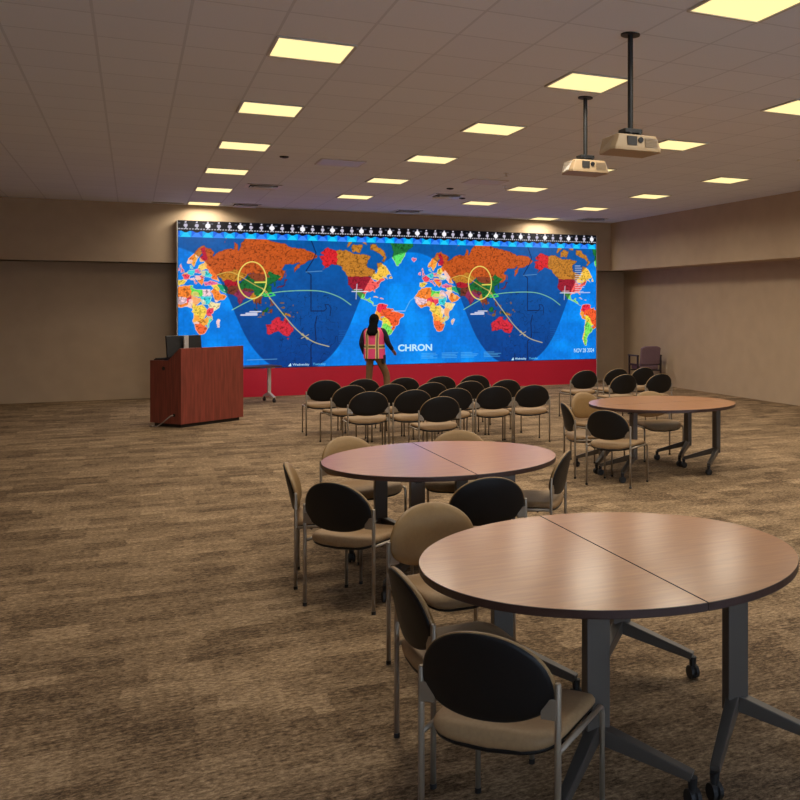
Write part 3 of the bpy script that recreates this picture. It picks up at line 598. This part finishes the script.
# ------------------------------------------------------------------ chairs
def sell(a, bb, n, k, N):
    t = 2 * PI * k / N; c, s = math.cos(t), math.sin(t)
    return (a * math.copysign(abs(c) ** (2 / n), c), bb * math.copysign(abs(s) ** (2 / n), s))
def make_chair():
    t = thing('stacking_chair', 'x', 'chair')
    N = 40
    # seat cushion: squarish, slightly dished top, waterfall front
    b = NB(); rings = []
    def seat_z(x, y): return -.012 * (1 - (x / .24) ** 2) * (1 - (y / .24) ** 2) - (.028 * max(0, (y - .12) / .12) ** 2) - .006 * max(0, (-y - .12) / .12) ** 2
    for sc, z, cv in ((.25, .470, 0), (.6, .471, 0), (.86, .472, 0), (.96, .467, .1), (1.0, .454, .5), (1.0, .440, .8), (.97, .430, 1)):
        ring = []
        for k in range(N):
            x, y = sell(.251 * sc, .238 * sc, 5.5, k, N); y += .008
            ring.append((x, y, z + seat_z(x, y) - cv * .030 * (1 - (x / .251) ** 2)))
        rings.append(ring)
    rings_surface(b, rings); obj('seat', b, M['seat'], t, smooth=True)
    b = NB(); rings = []
    for sc, z, cv in ((.985, .433, 1), (.97, .420, 1), (.80, .410, 1), (.4, .404, 1)):
        ring = []
        for k in range(N):
            x, y = sell(.251 * sc, .238 * sc, 5.5, k, N); y += .008
            ring.append((x, y, z + seat_z(x, y) - cv * .030 * (1 - (x / .251) ** 2)))
        rings.append(ring)
    rings_surface(b, rings); obj('seat_pan', b, M['shell'], t, smooth=True)['label'] = 'black plastic underside of the seat'
    # back: half-round pad with a black outer shell
    zc, a, bu, bl = .622, .254, .202, .124
    def back(sc, k, NN=48):
        th = 2 * PI * k / NN; x, z = sell(1, 1, 2.1 if k < NN / 2 else 2.25, k, NN)
        x *= a * sc * (1.0 if z > 0 else 1.0); z = z * (bu if z > 0 else bl) * sc + zc
        y = -.232 - math.tan(math.radians(12)) * (z - .55) + .62 * x * x
        return x, y, z
    b = NB(); rings = []
    for sc, dy in ((.05, .030), (.35, .029), (.65, .025), (.85, .018), (.96, .008), (1.0, -.004), (1.0, -.014), (.975, -.018)):
        rings.append([(lambda p: (p[0], p[1] + dy, p[2]))(back(sc, k)) for k in range(48)])
    rings_surface(b, rings); bk = obj('backrest', b, M['pad'], t, smooth=True)
    b = NB(); rings = []
    for sc, dy in ((.988, -.012), (.980, -.022), (.93, -.026), (.6, -.029), (.05, -.030)):
        rings.append([(lambda p: (p[0], p[1] + dy, p[2]))(back(sc, k)) for k in range(48)])
    rings_surface(b, rings); obj('back_shell', b, M['shell'], t, smooth=True)['label'] = 'black plastic outer shell of the backrest'
    for s in (-1, 1):
        b = NB(); tube(b, [(s * .262, -.222, .012), (s * .262, -.222, .35), (s * .262, -.222, .648), (s * .262, -.222, .655)], [.0115, .0115, .0115, .009], 12)
        lg = obj('leg', b, M['frame'], t, smooth=True)
        b = NB(); tube(b, [(s * .262, -.222, 0), (s * .262, -.222, .02)], .0135, 12); obj('foot_glide', b, M['glide'], lg)
        b = NB(); tube(b, [(s * .262, .205, .012), (s * .262, .205, .38), (s * .262, .198, .406), (s * .262, .18, .418), (s * .262, .05, .418), (s * .262, -.222, .418)], .0105, 12)
        lg = obj('leg', b, M['frame'], t, smooth=True)
        b = NB(); tube(b, [(s * .262, .205, 0), (s * .262, .205, .02)], .0125, 12); obj('foot_glide', b, M['glide'], lg)
        b = NB(); box(b, s * .232 - .03, s * .232 + .03, -.234, -.214, .530, .602); obj('bracket', b, M['frame'], t, bevel=.004)
    b = NB()
    for y in (-.12, .14): tube(b, [(-.262, y, .408), (.262, y, .408)], .009, 8)
    obj('cross_bar', b, M['blackmetal'], t)
    return t
chair0 = make_chair(); used = [False]
def place_chair(x, y, yaw, label, group):
    if not used[0]:
        used[0] = True; chair0.location = (x, y, 0); chair0.rotation_euler = (0, 0, yaw); chair0['label'] = label; chair0['group'] = group
        return chair0
    return dup(chair0, (x, y, 0), yaw, label, group)
R_ = math.radians
gm = 'chairs around the middle round table'; gn = 'chairs around the nearest round table'; gt = 'chairs around the right hand round table'
place_chair(1.325, 6.435, R_(-47.8), 'black-backed chair at near left of middle round table, its back to the viewer', gm)
place_chair(1.25, 7.10, R_(-100), 'chair seen edge-on at the left end of the middle round table', gm)
place_chair(1.70, 8.10, R_(-158), 'tan-fronted chair facing the viewer at far left of middle round table', gm)
place_chair(2.46, 8.05, R_(157), 'chair directly behind middle round table, only its tan top showing above it', gm)
place_chair(2.71, 6.94, R_(55), 'chair at right end of middle round table, back leaning right', gm)
place_chair(2.065, 6.24, R_(-4), 'black-backed chair between the middle and nearest round tables, back to the viewer', gm)
place_chair(1.52, 5.04, R_(-170), 'tan-fronted chair facing the viewer at far left of nearest round table', gn)
place_chair(1.28, 4.06, R_(-88), 'chair seen edge-on at the left side of the nearest round table', gn)
place_chair(1.25, 3.345, R_(-46), 'chair nearest the viewer at bottom, its back top below the nearest round table', gn)
place_chair(4.68, 9.39, R_(-53), 'black-backed chair in front of the right hand round table, nearest to the viewer there', gt)
place_chair(4.65, 10.08, R_(-100), 'chair seen edge-on at the left end of the right hand round table', gt)
place_chair(5.20, 10.98, R_(-161), 'tan-fronted chair facing the viewer behind left edge of right hand round table', gt)
place_chair(5.90, 10.70, R_(174), 'chair mostly hidden behind the right hand round table, seat showing below its top', gt)
rows = [('row nearest the screen', 14.88, [2.56, 3.13, 3.74, 4.33, 4.89]), ('second row from the screen', 13.74, [2.66, 3.27, 3.84, 4.41, 4.98]), ('third row from the screen', 12.64, [2.73, 3.30, 3.87, 4.44, 5.00])]
nth = ['leftmost', 'second from left', 'middle', 'second from right', 'rightmost']
for rn, y, X in rows:
    for i, x in enumerate(X):
        yaw = R_(10) if (rn.startswith('second') and i == 0) else R_(random.uniform(-3, 4))
        place_chair(x, y + .29, yaw, 'chair facing the screen, %s in the centre block, %s' % (nth[i], rn), 'rows of chairs facing the screen')
place_chair(3.345, 11.84, R_(2), 'black-backed tan chair alone in front of the centre block, closest one to the middle table', 'rows of chairs facing the screen')
gr = 'chairs of the right hand block facing the screen'
for x, y, lab in ((6.89, 15.36, 'leftmost chair of the back row in the right hand block, beside the red base'), (7.56, 15.50, 'second chair of the back row in the right hand block'),
                  (8.14, 15.60, 'third chair of the back row in the right hand block, before the armchair'), (7.04, 14.19, 'left chair of the front row in the right hand block, behind the right table'),
                  (7.62, 14.05, 'right chair of the front row in the right hand block, at the photo edge')):
    place_chair(x, y, R_(random.uniform(2, 7)), lab, gr)

# ------------------------------------------------------------------ round tables
TZ, TR = .785, .865
def make_table():
    t = thing('round_table', 'x', 'table')
    for s in (-1, 1):
        n = 64
        pts = [(s * .0022, -TR), *[(s * max(.0022, TR * math.cos(-PI / 2 + PI * k / n)), TR * math.sin(-PI / 2 + PI * k / n)) for k in range(1, n)], (s * .0022, TR)]
        b = NB()
        ins = [(s * .0042 + (x - s * .0022) * .996, y * .996) for x, y in pts]
        top = [b.verts.new((x, y, TZ)) for x, y in ins]; rim = [b.verts.new((x, y, TZ - .003)) for x, y in pts]
        low = [b.verts.new((x, y, TZ - .030)) for x, y in pts]; bot = [b.verts.new((x, y, TZ - .034)) for x, y in ins]
        m_ = len(pts)
        b.faces.new(top).material_index = 0
        for A, B, mi in ((top, rim, 1), (rim, low, 1), (low, bot, 1)):
            for k in range(m_): b.faces.new((A[k], A[(k + 1) % m_], B[(k + 1) % m_], B[k])).material_index = mi
        b.faces.new(bot).material_index = 1
        obj('tabletop', b, [M['laminate'], M['edge']], t)
        b = NB()
        box(b, s * .33 - .02, s * .33 + .02, -.60, .60, TZ - .074, TZ - .036)
        obj('beam', b, M['blackmetal'], t)
        for yy in (-.55, .55):
            b = NB(); cx_, = (s * .33,)
            box(b, cx_ - .05, cx_ + .05, yy - .028, yy + .028, .20, TZ - .05)
            box(b, cx_ - .11, cx_ + .11, yy - .045, yy + .045, TZ - .052, TZ - .036)
            for sx in (-1, 1):      # splayed arms down to the casters
                A = Vector((cx_, yy + .01, .235)); B_ = Vector((cx_ + sx * .28, yy - .28, .115))
                d = (B_ - A).normalized(); sd = d.cross(Vector((0, 0, 1))).normalized(); up = sd.cross(d)
                r0 = [A + sd * a_ * .028 + up * c_ * .035 for a_, c_ in ((-1, -1), (1, -1), (1, 1), (-1, 1))]
                r1 = [B_ + sd * a_ * .020 + up * c_ * .018 for a_, c_ in ((-1, -1), (1, -1), (1, 1), (-1, 1))]
                rings_surface(b, [r0, r1])
            lg = obj('leg', b, M['tleg'], t, bevel=.004)
            for sx in (-1, 1):
                b = NB(); ccx, ccy = cx_ + sx * .28, yy - .28
                for q in (-1, 1):
                    rings_surface(b, [[(ccx + q * .006 + dx_, ccy + .034 * math.cos(2 * PI * k / 18), .034 + .034 * math.sin(2 * PI * k / 18)) for k in range(18)] for dx_ in (0, q * .016)])
                cyl(b, (ccx, ccy), .016, .02, .05, .11, 12)
                box(b, ccx - .006, ccx + .006, ccy - .02, ccy + .02, .02, .06)
                obj('caster', b, M['glide'], lg)
    return t
tb = make_table(); tb.location = (1.967, 4.028, 0); tb['label'] = 'round brown laminate table nearest the viewer, cut by the right photo edge'; tb['group'] = 'round laminate tables'
dup(tb, (2.074, 7.15, 0), 0, 'round brown laminate table in the middle with blue screen reflection on top', 'round laminate tables')
dup(tb, (5.56, 9.98, 0), R_(-90), 'round brown laminate table farther right, before the right hand chair block', 'round laminate tables')

# ------------------------------------------------------------------ lectern and what stands on it
LA = math.atan2(.594, .804)
lec = thing('lectern', 'cherry wood desk lectern with sloped side and dark plinth, at far left', 'lectern', (.68, 16.78, 0), LA)
W_, Dp = 1.225, .72
def side_profile(x0, x1):
    P = [(0, .055), (0, 1.255), (.035, 1.255), (.30, 1.055), (Dp, 1.055), (Dp, .055)]
    b = NB(); rings_surface(b, [[(x0, y, z) for y, z in P], [(x1, y, z) for y, z in P]]); return b
obj('side_panel', side_profile(0, .025), M['cherry'], lec, bevel=.002)
obj('side_panel', side_profile(W_ - .025, W_), M['cherry'], lec, bevel=.002)
b = NB(); box(b, 0.025, W_ - .025, 0.0, .025, .055, 1.255); obj('front_panel', b, M['cherry'], lec, bevel=.002)
b = NB(); box(b, .026, W_ - .026, .026, Dp - .01, 1.00, 1.025); obj('worktop', b, M['cherry'], lec, bevel=.002)
b = NB(); box(b, .026, W_ - .026, Dp - .18, Dp - .155, .055, .998); obj('back_panel', b, M['cherry'], lec)
b = NB(); box(b, .04, W_ - .04, .05, Dp - .06, 0, .054); obj('plinth', b, M['plinth'], lec)
b = NB()
rings_surface(b, [[(x, .40 + .032 * math.cos(2 * PI * k / 18), .93 + .032 * math.sin(2 * PI * k / 18)) for k in range(18)] for x in (-.006, .004)])
obj('grommet', b, M['glide'], lec)
b = NB()
rings_surface(b, [[(x, .155 + .026 * math.cos(2 * PI * k / 18), .195 + .026 * math.sin(2 * PI * k / 18)) for k in range(18)] for x in (-.006, .004)])
obj('cable_hole', b, M['glide'], lec)
ML = Matrix.Translation((.68, 16.78, 0)) @ Matrix.Rotation(LA, 4, 'Z')
cb = thing('power_cable', 'grey power cable drooping out of the lectern side to the floor', 'cable', ML @ Vector((-.016, .155, 0)), LA)
b = NB(); tube(b, [(.0, .0, .195), (-.03, .02, .19), (-.055, .08, .14), (-.06, .16, .085), (-.06, .24, .04), (-.07, .30, .012), (-.09, .36, .010)], .009, 8); obj('cord', b, M['cable'], cb, smooth=True)
b = NB(); box(b, -.105, -.075, .355, .42, .0, .03); obj('plug', b, M['cable'], cb, bevel=.004)
mon = thing('monitor', 'black computer monitor on lectern seen from behind with silver stand', 'monitor', ML @ Vector((.375, .38, 1.026)), LA - .08)
b = NB(); rings_surface(b, [[(x, y + (z - .25) * .12, z) for x, z in ((-.31, .07), (.31, .07), (.31, .42), (-.31, .42))] for y in (0, .035)]); obj('screen_housing', b, M['monitor'], mon, bevel=.006)
b = NB(); rings_surface(b, [[(x, y + (z - .25) * .12, z) for x, z in ((-.29, .09), (.29, .09), (.29, .40), (-.29, .40))] for y in (.0355, .038)]); obj('display', b, M['blackmetal'], mon)
b = NB(); box(b, -.042, .036, -.055, -.028, .0, .415); obj('stand_column', b, M['silver'], mon, bevel=.004)['label'] = 'silver stand column'
b = NB(); box(b, -.13, .13, -.10, .10, 0, .014); obj('stand_base', b, M['silver'], mon, bevel=.004)
b = NB(); box(b, -.03, .03, -.03, .0, .20, .27); obj('mount_plate', b, M['monitor'], mon)
dev = thing('control_box', 'low black control box on lectern top behind the monitor', 'control box', ML @ Vector((.145, .575, 1.026)), LA)
b = NB(); rings_surface(b, [[(x, y, z) for y, z in ((-.13, 0), (.13, 0), (.13, .045), (-.13, .075))] for x in (-.09, .09)]); obj('housing', b, M['monitor'], dev, bevel=.006)
b = NB(); box(b, -.085, .085, -.10, .10, .048, .062); obj('button_panel', b, M['projdark'], dev)

# training table behind the lectern
ta = math.atan2(.40, .92)
tt = thing('training_table', 'narrow folding table on casters behind the lectern before the red base', 'table', (1.77, 20.45, 0), math.radians(15))
b = NB(); box(b, -.85, .85, -.28, .28, .705, .733); obj('tabletop', b, M['edge'], tt, bevel=.004)
for s in (-1, 1):
    b = NB(); box(b, s * .70 - .03, s * .70 + .03, -.025, .025, .14, .705); box(b, s * .70 - .04, s * .70 + .04, -.2, .2, .68, .704)
    for q in (-1, 1):
        rings_surface(b, [[(s * .70 + dx_, yy, zz) for dx_, zz in ((-.025, z0), (.025, z0), (.025, z1), (-.025, z1))] for yy, z0, z1 in ((0, .12, .20), (q * .26, .085, .115))])
    lg = obj('leg', b, M['silver'], tt, bevel=.003)
    for q in (-1, 1):
        b = NB(); ccx, ccy = s * .70, q * .25
        rings_surface(b, [[(ccx + dx_, ccy + .036 * math.cos(2 * PI * k / 16), .036 + .036 * math.sin(2 * PI * k / 16)) for k in range(16)] for dx_ in (-.02, .02)])
        cyl(b, (ccx, ccy), .016, .02, .05, .09, 10); obj('caster', b, M['glide'], lg)

# ------------------------------------------------------------------ armchair by the right wall
ac = thing('armchair', 'guest armchair with open dark wood arms and mauve upholstery by right wall', 'armchair', (10.98, 20.55, 0), math.radians(-4))
b = NB(); box(b, -.25, .25, -.24, .26, .40, .52); obj('seat', b, M['mauve'], ac, bevel=.03)
b = NB(); rings_surface(b, [[(x, y + (z - .5) * -.22, z) for x, z in ((-.25, .53), (.25, .53), (.25, .93), (.15, .97), (-.15, .97), (-.25, .93))] for y in (-.29, -.21)]); obj('backrest', b, M['mauve'], ac, bevel=.02)
for s in (-1, 1):
    b = NB(); box(b, s * .30 - .025, s * .30 + .025, -.28, .30, .725, .755); obj('arm', b, M['armwood'], ac, bevel=.006)
    for y in (-.25, .25):
        b = NB(); box(b, s * .30 - .02, s * .30 + .02, y - .02, y + .02, 0, .725); obj('leg', b, M['armwood'], ac, bevel=.004)
    b = NB(); box(b, s * .30 - .016, s * .30 + .016, -.23, .23, .50, .545); obj('side_rail', b, M['armwood'], ac)
b = NB()
for y in (-.22, .2): box(b, -.285, .285, y - .015, y + .015, .37, .40)
obj('cross_rail', b, M['armwood'], ac)

# ------------------------------------------------------------------ projectors
def make_projector(drop):
    t = thing('projector', 'x', 'projector')
    hx, hy, hz = .19, .16, .062
    b = NB()
    P0 = [(-hx - .015, -hy), (hx - .02, -hy), (hx + .012, -hy + .04), (hx, hy), (-hx, hy), (-hx - .04, -hy + .05)]
    P1 = [(-hx + .02, -hy + .012), (hx - .05, -hy + .012), (hx - .02, -hy + .05), (hx - .02, hy - .01), (-hx + .02, hy - .01), (-hx + .005, -hy + .05)]
    rings_surface(b, [[(x, y, -hz) for x, y in P0], [(x * 1.0, y, -hz + .022) for x, y in P0], [(x, y, hz) for x, y in P1]])
    obj('body', b, M['proj'], t, bevel=.006)
    b = NB()
    for i in range(7): box(b, .045, .15, -hy - .004 + .0008 * i, -hy + .02, -.030 + i * .0105, -.0235 + i * .0105)
    obj('louvre', b, M['projmid'], t)
    b = NB(); box(b, -.105, -.025, -hy - .003, -hy + .02, -.022, .046); obj('connector_panel', b, M['projdark'], t)
    b = NB(); rings_surface(b, [[(.008 + .021 * math.cos(2 * PI * k / 18), y, .022 + .021 * math.sin(2 * PI * k / 18)) for k in range(18)] for y in (-hy - .004, -hy + .02)]); obj('port', b, M['blackmetal'], t)
    b = NB(); rings_surface(b, [[(.09 + .035 * math.cos(2 * PI * k / 20), y, .0 + .035 * math.sin(2 * PI * k / 20)) for k in range(20)] for y in (hy - .02, hy + .03)]); obj('lens', b, M['blackmetal'], t)
    b = NB(); cyl(b, (0, 0), .021, .021, hz + .05, drop - .012, 16); cyl(b, (0, 0), .075, .075, drop - .012, drop, 20); obj('ceiling_pole', b, M['blackpole'], t)
    b = NB(); box(b, -.075, .075, -.06, .06, hz + .028, hz + .062); box(b, -.05, -.03, -.09, .09, hz - .004, hz + .03); box(b, .03, .05, -.09, .09, hz - .004, hz + .03); obj('mount_bracket', b, M['blackpole'], t, bevel=.004)
    return t
p1 = make_projector(ZC - 3.31); p1.location = (4.04, 8.83, 3.31); p1['label'] = 'beige ceiling projector hanging on a black pole over the right side of the room'; p1['group'] = 'ceiling projectors'
p2 = make_projector(ZC - 3.16); p2.location = (3.41, 6.62, 3.16); p2['label'] = 'beige projector at top right photo edge, closer to the viewer than the other'; p2['group'] = 'ceiling projectors'

# ------------------------------------------------------------------ person
def skin(name, chains, m, parent, sub=1):
    """chains: lists of (point, radius) sharing points by equality; first point is the root"""
    V, Rr, E = [], [], []; key = {}
    for ch in chains:
        prev = None
        for p, r in ch:
            kk = tuple(round(c, 4) for c in p)
            if kk not in key: key[kk] = len(V); V.append(p); Rr.append(r if isinstance(r, tuple) else (r, r))
            i = key[kk]
            if prev is not None: E.append((prev, i))
            prev = i
    me_ = bpy.data.meshes.new(name); me_.from_pydata(V, E, [])
    o = bpy.data.objects.new(name, me_); COL.objects.link(o)
    md = o.modifiers.new('s', 'SKIN'); md.use_smooth_shade = True
    for i, sv in enumerate(me_.skin_vertices[0].data):
        sv.radius = Rr[i]; sv.use_root = (i == 0)
    ss = o.modifiers.new('u', 'SUBSURF'); ss.levels = sub; ss.render_levels = sub
    dg = bpy.context.evaluated_depsgraph_get(); mm = bpy.data.meshes.new_from_object(o.evaluated_get(dg))
    bpy.data.objects.remove(o)
    return link(name, mm, m, parent, smooth=True)
pr = thing('person', 'person seen from behind in pink safety vest and brown trousers walking before the screen', 'person', (4.36, 19.8, 0), R_(-32))
# joints (x right, y forward)
hipL, kneeL, ankL = (-.095, -.01, .93), (-.115, .02, .51), (-.14, -.02, .09)
hipR, kneeR, ankR = (.095, .01, .93), (.20, .16, .53), (.235, .10, .09)
shL, elL, wrL = (-.19, 0, 1.44), (-.27, -.02, 1.16), (-.235, .10, .93)
shR, elR, wrR = (.19, 0, 1.44), (.27, .03, 1.17), (.31, .22, 1.02)
pel, chest, neck, headb, headt = (0, 0, .97), (0, 0, 1.32), (0, 0, 1.50), (0, .02, 1.60), (0, .02, 1.69)
def hand(w, d):
    w = Vector(w); d = Vector(d).normalized(); sd = d.cross(Vector((0, 0, 1))).normalized(); dn = sd.cross(d)
    palm = w + d * .055; ch = [[(tuple(w), .026), (tuple(palm), (.036, .018))]]
    for i, L_ in enumerate((.066, .076, .072, .056)):
        k0 = palm + sd * (-.026 + .0175 * i) + d * .02
        ch.append([(tuple(palm), (.036, .018)), (tuple(k0), .010), (tuple(k0 + d * L_ * .55 - dn * .008), .009), (tuple(k0 + d * L_ - dn * .028), .0075)])
    tb_ = w + d * .03 + sd * -.022
    ch.append([(tuple(w), .026), (tuple(tb_), .013), (tuple(tb_ + d * .03 - sd * .022), .010), (tuple(tb_ + d * .055 - sd * .024), .008)])
    return ch
chains = [[(pel, (.145, .105)), (chest, (.155, .11)), (neck, (.055, .06)), (headb, (.068, .088)), (headt, (.066, .082))],
          [(pel, (.145, .105)), (hipL, .085), (kneeL, .056), (ankL, .04), ((-.145, .10, .045), (.04, .03))],
          [(pel, (.145, .105)), (hipR, .085), (kneeR, .056), (ankR, .04), ((.25, .22, .045), (.04, .03))],
          [(chest, (.155, .11)), (shL, .058), (elL, .042), (wrL, .028)], [(chest, (.155, .11)), (shR, .058), (elR, .042), (wrR, .028)]]
chains += hand(wrL, Vector(wrL) - Vector(elL)) + hand(wrR, Vector(wrR) - Vector(elR))
body = skin('body', chains, M['skin'], pr, 1)
# face, ears
b = NB(); bmesh.ops.create_uvsphere(b, u_segments=10, v_segments=8, radius=1, matrix=Matrix.Translation((0, .112, 1.635)) @ Matrix.Diagonal((.014, .022, .022, 1)))
for s in (-1, 1): bmesh.ops.create_uvsphere(b, u_segments=10, v_segments=8, radius=1, matrix=Matrix.Translation((s * .072, .015, 1.64)) @ Matrix.Diagonal((.010, .018, .032, 1)))
obj('face_features', b, M['skin'], body, smooth=True)
b = NB()
for s in (-1, 1): bmesh.ops.create_uvsphere(b, u_segments=8, v_segments=6, radius=.012, matrix=Matrix.Translation((s * .03, .095, 1.665)))
bmesh.ops.create_uvsphere(b, u_segments=8, v_segments=6, radius=1, matrix=Matrix.Translation((0, .098, 1.585)) @ Matrix.Diagonal((.024, .008, .006, 1)))
obj('eyes_and_mouth', b, M['shoe'], body)
# long dark hair: cap plus a fall down the back
b = NB(); bmesh.ops.create_uvsphere(b, u_segments=20, v_segments=14, radius=1, matrix=Matrix.Translation((0, -.008, 1.662)) @ Matrix.Diagonal((.094, .104, .108, 1)))
rings = []
for z, hx_, y0, y1 in ((1.70, .090, -.095, .04), (1.62, .098, -.112, .04), (1.55, .088, -.122, .0), (1.48, .104, -.150, -.07), (1.40, .112, -.172, -.10), (1.33, .07, -.176, -.125)):
    rings.append([(hx_ * math.cos(t_), (y0 + y1) / 2 + (y1 - y0) / 2 * math.sin(t_), z) for t_ in [2 * PI * k / 18 for k in range(18)]])
rings_surface(b, rings); obj('hair', b, M['hair'], pr, smooth=True)
# clothes
skin('shirt', [[((0, 0, 1.06), (.165, .125)), ((0, 0, 1.32), (.172, .125)), ((0, 0, 1.475), (.075, .072))],
               [((0, 0, 1.32), (.172, .125)), (shL, .074), (elL, .058), (tuple(Vector(wrL) * .97 + Vector(elL) * .03), .042)],
               [((0, 0, 1.32), (.172, .125)), (shR, .074), (elR, .058), (tuple(Vector(wrR) * .97 + Vector(elR) * .03), .042)]], M['navy'], pr)
skin('trousers', [[((0, 0, .97), (.135, .10)), ((-.09, 0, .86), .088), (kneeL, .074), ((-.138, -.015, .10), .066)], [((0, 0, .97), (.135, .10)), ((.09, .01, .86), .088), (kneeR, .076), ((.234, .10, .10), .066)]], M['pants'], pr)
for ax, ay in ((-.14, 0.0), (.24, .12)):
    b = NB(); rings = []
    for z, sc in ((0, 1), (.02, 1.02), (.05, .9), (.085, .55)):
        rings.append([(ax + .048 * sc * math.cos(t_), ay + .04 * (1 - (z > .06) * 1.0) + (.135 if z < .06 else .07) * sc * math.sin(t_), z) for t_ in [2 * PI * k / 20 for k in range(20)]])
    rings_surface(b, rings); obj('shoe', b, M['shoe'], pr, smooth=True)
# vest with reflective tape (tape is its own pattern of faces)
b = NB(); NS = 72; zz = list(np.linspace(.865, 1.485, 32)); rings = []
for z in zz:
    f_ = (z - .865) / .62
    hx_ = .218 - .022 * f_ + .022 * math.exp(-((z - 1.36) / .10) ** 2)
    hy_ = .172 - .022 * f_
    if z > 1.40: k_ = (z - 1.40) / .085; hx_ *= 1 - .34 * k_ * k_; hy_ *= 1 - .30 * k_ * k_
    rings.append([(hx_ * math.cos(2 * PI * k / NS), hy_ * math.sin(2 * PI * k / NS), z) for k in range(NS)])
def vm(j, k):
    z = zz[j]; t_ = 2 * PI * (k + .5) / NS; x = .21 * math.cos(t_)
    for s in (-1, 1):
        d = abs(x - s * .105)
        if abs(math.sin(t_)) > .4:
            if d < .011: return 2
            if d < .029: return 1
    if 1.075 <= z < 1.11: return 2
    if 1.05 <= z < 1.14: return 1
    return 0
rings_surface(b, rings, cap0=False, cap1=False, mifn=vm)
obj('safety_vest', b, [M['vest'], M['lime'], M['olive']], pr, smooth=True)['label'] = 'pink safety vest with lime and olive reflective tape'
b = NB(); box(b, .165, .225, -.06, .06, .76, .94); obj('hip_pouch', b, M['shoe'], pr, bevel=.02)

# ------------------------------------------------------------------ world, camera, view
w = bpy.data.worlds.new('world'); SC.world = w; w.use_nodes = True
w.node_tree.nodes['Background'].inputs['Color'].default_value = (.62, .78, 1.0, 1); w.node_tree.nodes['Background'].inputs['Strength'].default_value = 8.0
cam = bpy.data.cameras.new('camera'); co_ = bpy.data.objects.new('camera', cam); COL.objects.link(co_)
cam.sensor_fit = 'HORIZONTAL'; cam.sensor_width = 36.0; cam.lens = 966 / 800 * 36.0
cam.shift_x = (400 - 632) / 800.0; cam.shift_y = (306 - 400) / 800.0
cam.clip_start = .05; cam.clip_end = 100
co_.location = (0, 0, 1.925); co_.rotation_euler = (math.radians(90), 0, math.radians(-27.35))
SC.camera = co_
SC.view_settings.view_transform = 'Standard'; SC.view_settings.look = 'None'
SC.view_settings.exposure = 0.0; SC.view_settings.gamma = 1.0; SC.view_settings.use_curve_mapping = False
